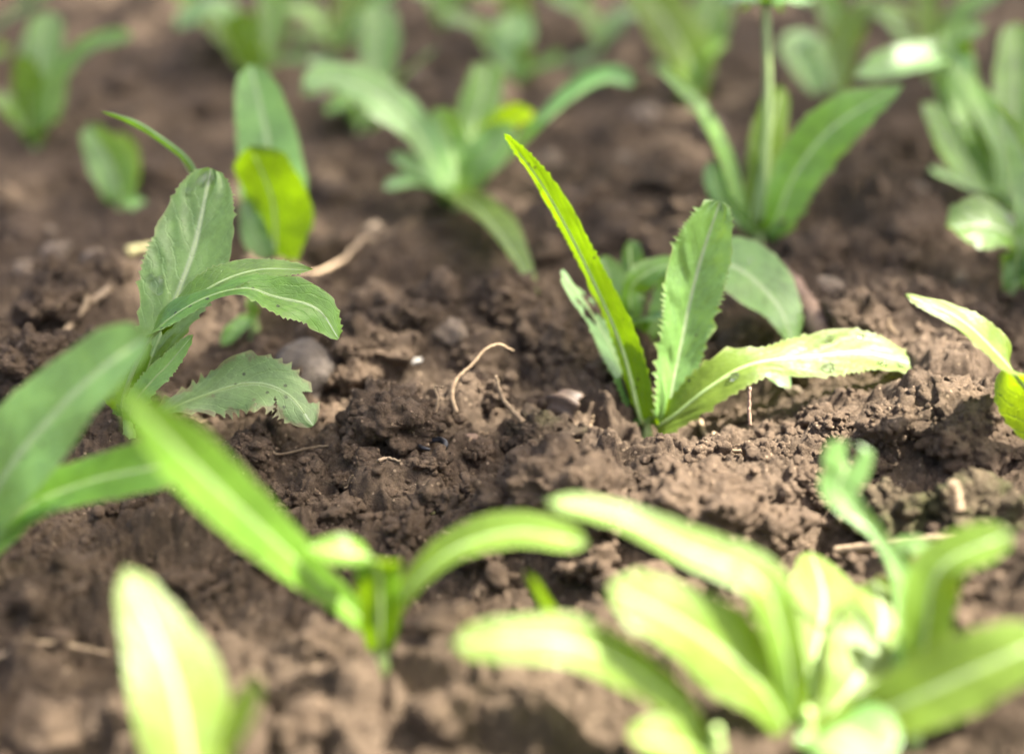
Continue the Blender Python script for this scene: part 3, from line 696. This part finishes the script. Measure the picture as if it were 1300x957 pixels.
# --- right back, with the tall stalk
s = seedling(965, 285, 'blurred seedling carrying a tall thin flower stalk and a broad leaf to its side')
leaf(s, [(955, 278, .002), (968, 210, .006), (992, 108, .012)], 46, ((.1, .9, .3), (.1, .9, .3)), 'strap', L_SPOT, .3, .05, 12, 3)
leaf(s, [(985, 282, -.002), (1010, 220, -.006), (1060, 160, -.010), (1146, 108, -.014)], 70, ((.3, -1, .4), (.2, -.9, .6), (0, -.7, .9)), [(0, .4), (.2, .75), (.4, .95), (.55, 1), (.75, .75), (.9, .4), (1, .05)], L_MID, .25, .1, 16, 6)
leaf(s, [(945, 282, 0), (925, 215, 0), (888, 140, -.002), (834, 88, -.006)], 30, ((.3, -.5, 1), UP), 'strap', L_MID, .3, .08, 12, 3)
leaf(s, [(944, 284, -.006), (915, 250, -.012), (900, 205, -.014)], 26, (TOCAM, TOCAM), 'ob', L_DARK, .2, .06, 10, 3)
e, t0 = s
C = catmull([pt(966, 282, t0), pt(972, 200, t0+.002), (pt(975, 110, t0)), pt(972, 8, t0-.004)], 30)
V, F = tube(C-np.array(e.location), np.linspace(6.5, 4.2, 30)*t0/FPX, 8, .05, 2)
link('stalk', mesh_np('stalk', V, F), RIB, e)
for k in range(8):
    a = k*math.pi/4+.3; dx, dz = math.cos(a), math.sin(a)
    leaf(s, [(972, 6, -.004), (972+30*dx, 0-3*dz, -.004-.010*dz), (972+66*dx, 6-10*dz, -.004-.022*dz)], 22, (UP, UP), 'point', L_DARK, .2, .1, 7, 4, base=False, rib=.5)

# --- right edge
s = seedling(1265, 250, 'blurred seedling with long leaves leaning over bare soil behind the dewy scalloped leaf')
leaf(s, [(1255, 245, .01), (1215, 150, .02), (1205, 75, .02), (1150, 78, .010), (1085, 98, 0)], 62, ((-.3, -1, .3), (-.3, -.7, .7), (-.2, -.5, 1), (-.1, -.6, 1)), [(0, .35), (.35, .4), (.5, .7), (.7, 1), (.88, .8), (1, .1)], L_PALE, .15, .06, 12, 3)
leaf(s, [(1262, 246, .006), (1225, 120, .02), (1212, 55, .02), (1250, 32, .018)], 44, ((0, -1, .4), UP), 'strap', L_MID, .2, .1, 12, 5)
leaf(s, [(1275, 248, 0), (1275, 190, 0), (1240, 125, -.002), (1205, 75, -.006)], 46, ((.3, -.9, .5), (.3, -.8, .7)), 'point', L_MID, .2, .06, 12, 3)
leaf(s, [(1255, 248, -.004), (1215, 205, -.012), (1172, 130, -.02)], 48, ((.2, -.8, .7), UP), 'ob', L_MID, .2, .06, 12, 3)
leaf(s, [(1285, 244, 0), (1290, 130, .01), (1290, 30, .02)], 60, (TOCAM, TOCAM), 'strap', L_MID, .2, .06, 12, 3)
leaf(s, [(1262, 252, -.006), (1225, 235, -.016), (1180, 215, -.022)], 32, (UP, UP), 'ob', L_DARK, .2, .06, 8, 3)
s = seedling(1288, 360, 'seedling with dewy scalloped leaf leaning in over the bare soil')
leaf(s, [(1288, 352, 0), (1290, 310, -.004), (1262, 288, -.008), (1202, 288, -.010)], 78, ((0, -.3, 1), (0, -.5, 1), (0, -.6, 1)), [(0, .25), (.25, .45), (.5, .9), (.75, 1), (.92, .7), (1, .1)], L_MID, .15, .14, 11, 7, drops=[(.7, .8, 4), (.75, .7, 4), (-.8, .85, 4)])
leaf(s, [(1292, 354, 0), (1320, 290, -.002), (1300, 200, -.004), (1264, 130, -.006)], 62, ((-.2, -.9, .5), (-.3, -.9, .4)), 'point', L_PALE, .35, .1, 14, 5, drops=[(-.5, .5, 5), (-.3, .6, 4)])
leaf(s, [(1296, 354, 0), (1335, 320, -.01), (1350, 300, -.02)], 60, (UP, UP), 'broad', L_MID, .2, .1, 12, 4)
s = seedling(1345, 560, 'seedling with one bright yellow-green leaf over the large sunlit clod')
leaf(s, [(1345, 560, 0), (1302, 492, -.010), (1256, 438, -.012), (1212, 401, -.012), (1150, 374, -.012)], 92, ((-.6, .55, .6), (-.5, .5, .8), (-.3, -.1, 1), (-.2, -.4, 1)), [(0, .5), (.25, .9), (.45, 1), (.65, .6), (.85, .36), (1, .08)], L_YEL, .12, .08, 14, 5, lit=.04, label='bright yellow-green leaf with long tip')
leaf(s, [(1352, 552, 0), (1400, 500, .004), (1440, 470, .008)], 70, (UP, UP), 'ob', L_MID, .2, .08, 14, 4)

# --- foreground left pair
s = seedling(482, 815, 'blurred foreground seedling with a long blade slanting up toward the withered leaf')
leaf(s, [(468, 795, 0), (405, 740, -.012), (325, 665, -.030), (235, 580, -.052), (148, 490, -.078)], 78, ((.4, -.7, .8), (.3, -.8, .7), (.3, -.8, .7)), [(0, .3), (.2, .48), (.4, .75), (.6, 1), (.75, .85), (.9, .5), (1, .1)], L_MID, .2, .06, 14, 3, label='long blurred blade')
leaf(s, [(494, 790, 0), (525, 740, -.004), (580, 695, -.008), (660, 674, -.012), (746, 690, -.018)], 54, ((-.3, -.4, 1), (0, -.4, 1), (.1, -.6, 1)), 'strap', L_YEL, .25, .06, 14, 3)
leaf(s, [(482, 805, -.004), (482, 760, -.010), (476, 712, -.016), (440, 702, -.020), (388, 694, -.02)], 58, ((0, .8, .4), (0, .7, .6), (-.2, .0, 1), (-.1, -.5, 1)), [(0, .5), (.2, .85), (.4, 1), (.6, .95), (.85, .8), (1, .1)], L_SPOT, .2, .05, 10, 2)
s = seedling(-60, 770, 'large blurred foreground seedling reaching over the earth with a broad pale leaf')
leaf(s, [(-50, 745, 0), (0, 615, -.016), (70, 525, -.026), (130, 468, -.034), (192, 424, -.040)], 120, ((-.3, -.8, .7), (-.3, -.8, .8), (-.3, -.8, .8)), [(0, .4), (.25, .75), (.5, 1), (.7, .95), (.87, .75), (.96, .45), (1, .06)], L_PALE, .16, .06, 14, 3)
leaf(s, [(-50, 750, -.004), (20, 655, -.014), (110, 612, -.020), (210, 590, -.024), (255, 575, -.026)], 74, ((0, -.5, 1), (0, -.5, 1), (0, -.6, .9)), 'strap', L_MID, .15, .1, 14, 3)
leaf(s, [(-45, 755, -.008), (-5, 690, -.014), (60, 640, -.020)], 60, (UP, UP), 'ob', L_MID, .15, .06, 14, 3)
s = seedling(255, 1085, 'bright sunlit foreground seedling with one upright pointed leaf')
leaf(s, [(250, 1050, -.002), (240, 960, .002), (216, 850, .008), (160, 722, .016)], 118, ((.3, -.4, 1), (.3, -.4, 1), (.3, -.4, 1)), [(0, .4), (.2, .75), (.42, 1), (.65, .95), (.82, .7), (.93, .42), (1, .1)], L_YEL, .12, .07, 12, 3, lit=.018)
leaf(s, [(262, 1060, 0), (285, 960, -.004), (330, 862, -.008)], 54, ((-.4, .4, 1), UP), 'ob', L_YEL, .15, .06, 12, 3)
leaf(s, [(245, 1070, -.004), (180, 1030, -.012), (110, 1020, -.02)], 50, (UP, UP), 'ob', L_MID, .15, .06, 12, 3)

# --- foreground right cluster
s = seedling(1020, 950, 'overexposed foreground seedling with broad sunlit leaves fanning to both sides')
leaf(s, [(1015, 925, 0), (990, 800, -.012), (960, 735, -.014), (870, 695, -.014), (780, 655, -.014), (696, 636, -.016)], 70, ((-.1, -.6, 1), (.1, -.5, 1), (.1, -.4, 1), (.1, -.4, 1)), [(0, .35), (.25, .7), (.42, 1), (.6, .85), (.8, .6), (.94, .48), (1, .12)], L_YEL, .25, .1, 14, 3, lit=.02, drops=[(-.3, .52, 8), (.3, .42, 7)], label='long sunlit leaf with green tip')
leaf(s, [(1005, 935, -.002), (960, 865, -.012), (880, 800, -.02), (775, 745, -.028)], 104, ((0, -.5, 1), (0, -.55, 1), (0, -.6, 1)), [(0, .4), (.25, .75), (.5, 1), (.75, .95), (.9, .75), (1, .15)], L_YEL, .12, .14, 14, 4, lit=.04)
leaf(s, [(1022, 930, 0), (1035, 830, .016), (1046, 760, .034), (1030, 700, .050)], 105, ((.2, -.3, 1), (.2, -.3, 1)), 'broad', L_YEL, .2, .08, 14, 3, lit=.04)
leaf(s, [(1035, 930, -.004), (1085, 865, .004), (1120, 800, .018), (1112, 735, .032)], 120, ((.2, -.3, 1), (.2, -.3, 1)), 'broad', L_YEL, .15, .14, 14, 4, lit=.05)
leaf(s, [(1040, 940, -.006), (1130, 900, -.02), (1240, 850, -.03), (1330, 810, -.034)], 95, ((0, -.5, 1), (0, -.5, 1)), 'strap', L_YEL, .15, .08, 14, 3, lit=.05)
leaf(s, [(1030, 945, -.010), (1060, 925, -.026), (1130, 960, -.04)], 100, (UP, (0, -.5, 1)), 'ob', L_PALE, .15, .08, 14, 3)
s = seedling(1165, 905, 'sunlit foreground seedling with a forked notched leaf on a thin stalk above the pale straw')
leaf(s, [(1162, 895, 0), (1158, 790, .004), (1130, 700, .010), (1068, 628, .014), (1072, 598, .014), (1082, 562, .014)], 66, ((-.2, -1, .4), (-.3, -.9, .5), (-.1, -.9, .5), (0, -.9, .5)),
     [(0, .9), (.2, .8), (.42, .36), (.66, .24), (.72, .34), (.82, .62), (.93, .95), (.985, 1), (1, .75)], L_PALE, .2, .06, 16, 4, fine=2, cut=lambda u, v: (v > .90) & (abs(u-.12) < (v-.90)*4.4), label='forked leaf tip on a pale stalk')
leaf(s, [(1170, 895, -.002), (1175, 800, -.004), (1195, 720, -.006), (1285, 676, -.010)], 66, ((-.2, -.4, 1), (-.1, -.4, 1), (0, -.6, 1)), 'strap', L_YEL, .2, .08, 14, 3)
leaf(s, [(1160, 890, .01), (1150, 760, .02), (1145, 700, .02), (1190, 690, .016)], 34, ((0, -.6, 1), (0, -.6, 1)), 'ob', L_PALE, .2, .08, 10, 3)
s = seedling(905, 985, 'sunlit foreground seedling with a pale leaf stretched low and a short stub leaf')
leaf(s, [(895, 968, 0), (850, 885, -.008), (740, 820, -.016), (650, 812, -.02), (576, 818, -.022)], 66, ((0, -.5, 1), (0, -.55, 1), (0, -.6, 1)), 'strap', L_YEL, .15, .08, 14, 3, lit=.05)
leaf(s, [(880, 970, .004), (800, 850, .012), (720, 800, .02), (690, 770, .02), (668, 725, .02)], 52, ((.2, .5, 1), (.3, .6, .8), (.4, .6, .7)), 'strap', L_SPOT, .2, .06, 12, 3)
leaf(s, [(900, 978, -.006), (880, 950, -.02), (800, 935, -.03)], 70, (UP, UP), 'ob', L_YEL, .15, .08, 12, 3)

# --- far row at the head of the bed
def far(px, py, label, L):
    s = seedling(px, py, label)
    for pts, w, N, prof, mat in L: leaf(s, pts, w*.9, N, prof, mat, .25, .14, 11, 5)
far(318, 96, 'far blurred seedling with a pale drooping leaf behind the tall bluish leaf', [
    ([(318, 90, 0), (295, 30, 0), (262, 10, -.004), (225, 35, -.01)], 44, ((0, -.5, 1), UP, UP), 'strap', L_PALE),
    ([(322, 92, -.004), (310, 55, -.014), (300, 15, -.02)], 48, ((0, .8, .4), (0, .8, .4)), 'strap', L_SPOT),
    ([(325, 92, 0), (345, 40, .01), (345, -20, .02)], 44, (TOCAM, TOCAM), 'strap', L_MID),
    ([(326, 94, -.004), (362, 78, -.01), (395, 74, -.014)], 30, (UP, UP), 'ob', L_MID),
    ([(315, 92, .01), (272, 30, .03), (215, -15, .04)], 36, (UP, UP), 'strap', L_YEL)])
far(455, 155, 'far blurred seedling with one broad pale upright leaf behind the many leaved one', [
    ([(470, 148, .004), (480, 80, .014), (482, 4, .024)], 58, ((0, -1, .5), (0, -1, .6)), 'strap', L_PALE),
    ([(455, 150, 0), (430, 110, -.004), (385, 120, -.012)], 34, (UP, UP), 'strap', L_MID),
    ([(448, 152, -.004), (440, 130, -.014), (415, 145, -.022)], 30, (UP, UP), 'ob', L_MID),
    ([(475, 152, 0), (510, 100, 0), (555, 62, -.004)], 26, ((0, .3, 1), (0, .2, 1)), 'strap', L_DARK),
    ([(450, 150, .004), (425, 95, .014), (395, 70, .02)], 30, (TOCAM, UP), 'strap', L_DARK)])
far(425, 62, 'farthest blurred seedling with narrow leaves above the broad pale upright leaf', [
    ([(425, 58, 0), (400, 25, 0), (360, 5, 0)], 34, (UP, UP), 'strap', L_MID),
    ([(430, 58, 0), (440, 15, .01), (450, -30, .02)], 40, (TOCAM, TOCAM), 'strap', L_YEL),
    ([(425, 60, -.004), (395, 45, -.014), (372, 55, -.02)], 30, (UP, UP), 'ob', L_MID),
    ([(430, 60, 0), (470, 10, 0), (520, -20, 0)], 32, (UP, UP), 'strap', L_MID)])
far(655, 100, 'far blurred seedling with a whitish leaf facing up behind the tip of the spotted blade', [
    ([(655, 92, 0), (648, 60, -.004), (665, 15, .004)], 56, ((0, -.8, .9), (0, -.6, 1)), 'broad', L_PALE),
    ([(650, 92, 0), (610, 40, 0), (560, 20, -.004)], 44, (UP, UP), 'strap', L_MID),
    ([(662, 94, 0), (690, 85, -.006), (715, 70, -.01)], 36, (UP, UP), 'ob', L_MID),
    ([(660, 90, .006), (660, 30, .016), (640, -30, .02)], 40, (TOCAM, TOCAM), 'strap', L_YEL)])
far(765, 62, 'far blurred seedling with a wide leaf arching over the bare soil beside the tall stalk', [
    ([(765, 58, 0), (740, 15, 0), (690, -5, 0)], 40, (UP, UP), 'strap', L_MID),
    ([(770, 58, 0), (790, 20, .004), (850, 20, 0), (905, 60, -.01)], 52, (UP, UP, (0, -.6, 1)), 'strap', L_PALE),
    ([(765, 60, 0), (750, 70, -.01), (720, 85, -.018)], 22, (UP, UP), 'ob', L_DARK)])
far(880, 118, 'far blurred seedling with a bright wide leaf beside the tall flower stalk', [
    ([(878, 112, 0), (870, 70, -.004), (840, 20, -.01), (800, -20, -.014)], 90, ((.2, -.8, .7), (.1, -.7, .9)), 'strap', L_YEL),
    ([(884, 112, 0), (890, 75, -.004), (925, 55, -.01)], 40, (UP, UP), 'ob', L_MID),
    ([(872, 114, -.004), (850, 92, -.012), (828, 88, -.016)], 26, (UP, UP), 'ob', L_PALE),
    ([(880, 112, .004), (895, 40, .014), (915, -20, .02)], 60, (TOCAM, TOCAM), 'strap', L_MID)])
far(1060, 120, 'far blurred seedling with a pale leaf bowing down beside the broad side leaf', [
    ([(1062, 112, 0), (1030, 50, 0), (1010, 70, -.010), (1045, 118, -.02)], 44, (UP, UP, (0, -.8, .6)), 'strap', L_PALE),
    ([(1066, 112, 0), (1075, 50, .004), (1110, 10, 0), (1165, 25, -.008)], 46, (TOCAM, UP, UP), 'strap', L_YEL),
    ([(1064, 112, .004), (1065, 45, .014), (1040, -20, .02)], 38, (TOCAM, TOCAM), 'strap', L_MID)])
far(1180, 90, 'farthest blurred seedling near the long leaning leaves with a narrow upright leaf', [
    ([(1180, 85, 0), (1178, 30, .006), (1170, -30, .012)], 34, (TOCAM, TOCAM), 'strap', L_YEL),
    ([(1184, 86, 0), (1220, 20, 0), (1270, -10, 0)], 36, (UP, UP), 'strap', L_MID),
    ([(1178, 86, 0), (1130, 30, 0), (1085, 0, 0)], 36, (UP, UP), 'strap', L_MID)])
far(560, 25, 'farthest blurred seedling above the many leaved one with short spread leaves', [
    ([(560, 22, 0), (545, -5, 0), (510, -20, 0)], 30, (UP, UP), 'strap', L_MID),
    ([(562, 22, 0), (600, -5, 0), (640, 0, -.004)], 34, (UP, UP), 'strap', L_YEL),
    ([(562, 22, 0), (575, -20, 0), (585, -60, 0)], 34, (TOCAM, TOCAM), 'strap', L_MID)])

# ------------------------------------------------------------------ the tree whose crown shades most of the bed
def poly_world(P):
    r = []
    for q in P:
        h = hit(q[0], min(q[1], 1150))[0] if q[1] < 1160 else np.array([*flat(*q), 0.0])
        r.append((h - SUN*(h[2]/SUN[2]))[:2])
    return np.array(r)
def inside(px, py, P):
    r = np.zeros(len(px), bool); j = len(P)-1
    for i in range(len(P)):
        xi, yi = P[i]; xj, yj = P[j]
        c = ((yi > py) != (yj > py)) & (px < (xj-xi)*(py-yi)/(yj-yi+1e-12)+xi); r ^= c; j = i
    return r
GAPS = [poly_world(q) for q in (
    [(610, 800), (720, 745), (830, 735), (960, 745), (1060, 725), (1180, 690), (1300, 670), (1500, 650), (1700, 1300), (430, 1300), (560, 920)],
    [(925, 560), (960, 520), (1040, 500), (1110, 490), (1190, 465), (1300, 450), (1500, 470), (1500, 580), (1190, 580), (1060, 585), (960, 585)])]
def gap_at(px, py, depth, r):
    q = pt(px, py, depth); q = q - SUN*(q[2]/SUN[2]); return (q[0], q[1], r)
DISCS = LIT + [gap_at(1240, 700, .4, .03)]
def build_tree():
    base = np.array([2.35, 3.0, 0.0]); cen = np.array([0.15, 1.05, 0]) + SUN*3.05
    e = bpy.data.objects.new('shade_tree', None); COL.objects.link(e); e.location = base
    tag(e, 'leafy young tree overhanging the bed and shading most of it', 'tree')
    top = np.array([1.75, 2.3, 3.3])
    C = catmull([base+(0, 0, -.05), base+(-.05, -.03, .8), base+(-.2, -.25, 1.8), top], 40)
    V, F = tube(C-base, np.linspace(.075, .03, 40), 12, .06, 4); link('trunk', mesh_np('trunk', V, F), BARK, e)
    rg = np.random.default_rng(8)
    for k in range(9):
        st = C[int(16+k*2.5)]; a = k*2.4
        en = cen + np.array([.85*math.cos(a), .85*math.sin(a), .25*math.sin(a*1.7)])
        B = catmull([st, (st+en)/2+(0, 0, .18), en], 16); V, F = tube(B-base, np.linspace(.022, .005, 16), 7, .08, k)
        link('limb', mesh_np('limb', V, F), BARK, e)
    n = 21000
    p = rg.uniform(-1, 1, (n, 3)); p = p[(p**2).sum(1) < 1]
    clump = vnoise(p[:, 0]*3.2, p[:, 1]*3.2, p[:, 2]*3.2, 77) > -.72
    p = p[clump]; q = cen + p*np.array([1.55, 1.55, .55])
    g = q - SUN*(q[:, 2:3]/SUN[2])
    jit = .012*vnoise2(g[:, 0]*30, g[:, 1]*30, 12)
    bad = np.zeros(len(q), bool)
    for P in GAPS: bad |= inside(g[:, 0]+jit, g[:, 1]+jit, P)
    for x, y, r in DISCS: bad |= (g[:, 0]-x)**2+(g[:, 1]-y)**2 < (r+.030)**2
    # a leaf also reaches past its own middle: keep clear of the gap by its half-length
    for ox, oy in ((.032, 0), (-.032, 0), (0, .032), (0, -.032)):
        for P in GAPS: bad |= inside(g[:, 0]+ox, g[:, 1]+oy, P)
    q = q[~bad]; m = len(q); print('tree leaves', m)
    Vs = []; Fs = []
    ln = rg.uniform(.06, .095, m); wd = ln*rg.uniform(.4, .55, m)
    d = rg.normal(size=(m, 3)); d[:, 2] *= .5; d /= np.linalg.norm(d, axis=1)[:, None]
    nn = SUN + .55*rg.normal(size=(m, 3)); w = np.cross(d, nn); w /= np.linalg.norm(w, axis=1)[:, None]; nz = np.cross(w, d)
    a = q - d*ln[:, None]*.5; b = q + d*ln[:, None]*.5
    l = q + w*wd[:, None]*.5 + nz*(wd*.15)[:, None]; r = q - w*wd[:, None]*.5 + nz*(wd*.15)[:, None]
    l2 = q + d*(ln*.25)[:, None] + w*(wd*.36)[:, None] + nz*(wd*.1)[:, None]; r2 = q + d*(ln*.25)[:, None] - w*(wd*.36)[:, None] + nz*(wd*.1)[:, None]
    V = np.stack([a, l, l2, b, r2, r], 1).reshape(-1, 3)-base
    i = np.arange(m)[:, None]*6
    F = np.vstack([i+np.array([[0, 1, 2]]), i+np.array([[0, 2, 3]]), i+np.array([[0, 3, 4]]), i+np.array([[0, 4, 5]])])
    uv = np.tile(np.array([[.5, 0], [0, .5], [.1, .75], [.5, 1], [.9, .75], [1, .5]]), (m, 1))
    o = link('crown', mesh_np('crown', V, F, uv, False), L_DARK, e); o['kind'] = 'stuff'
build_tree()
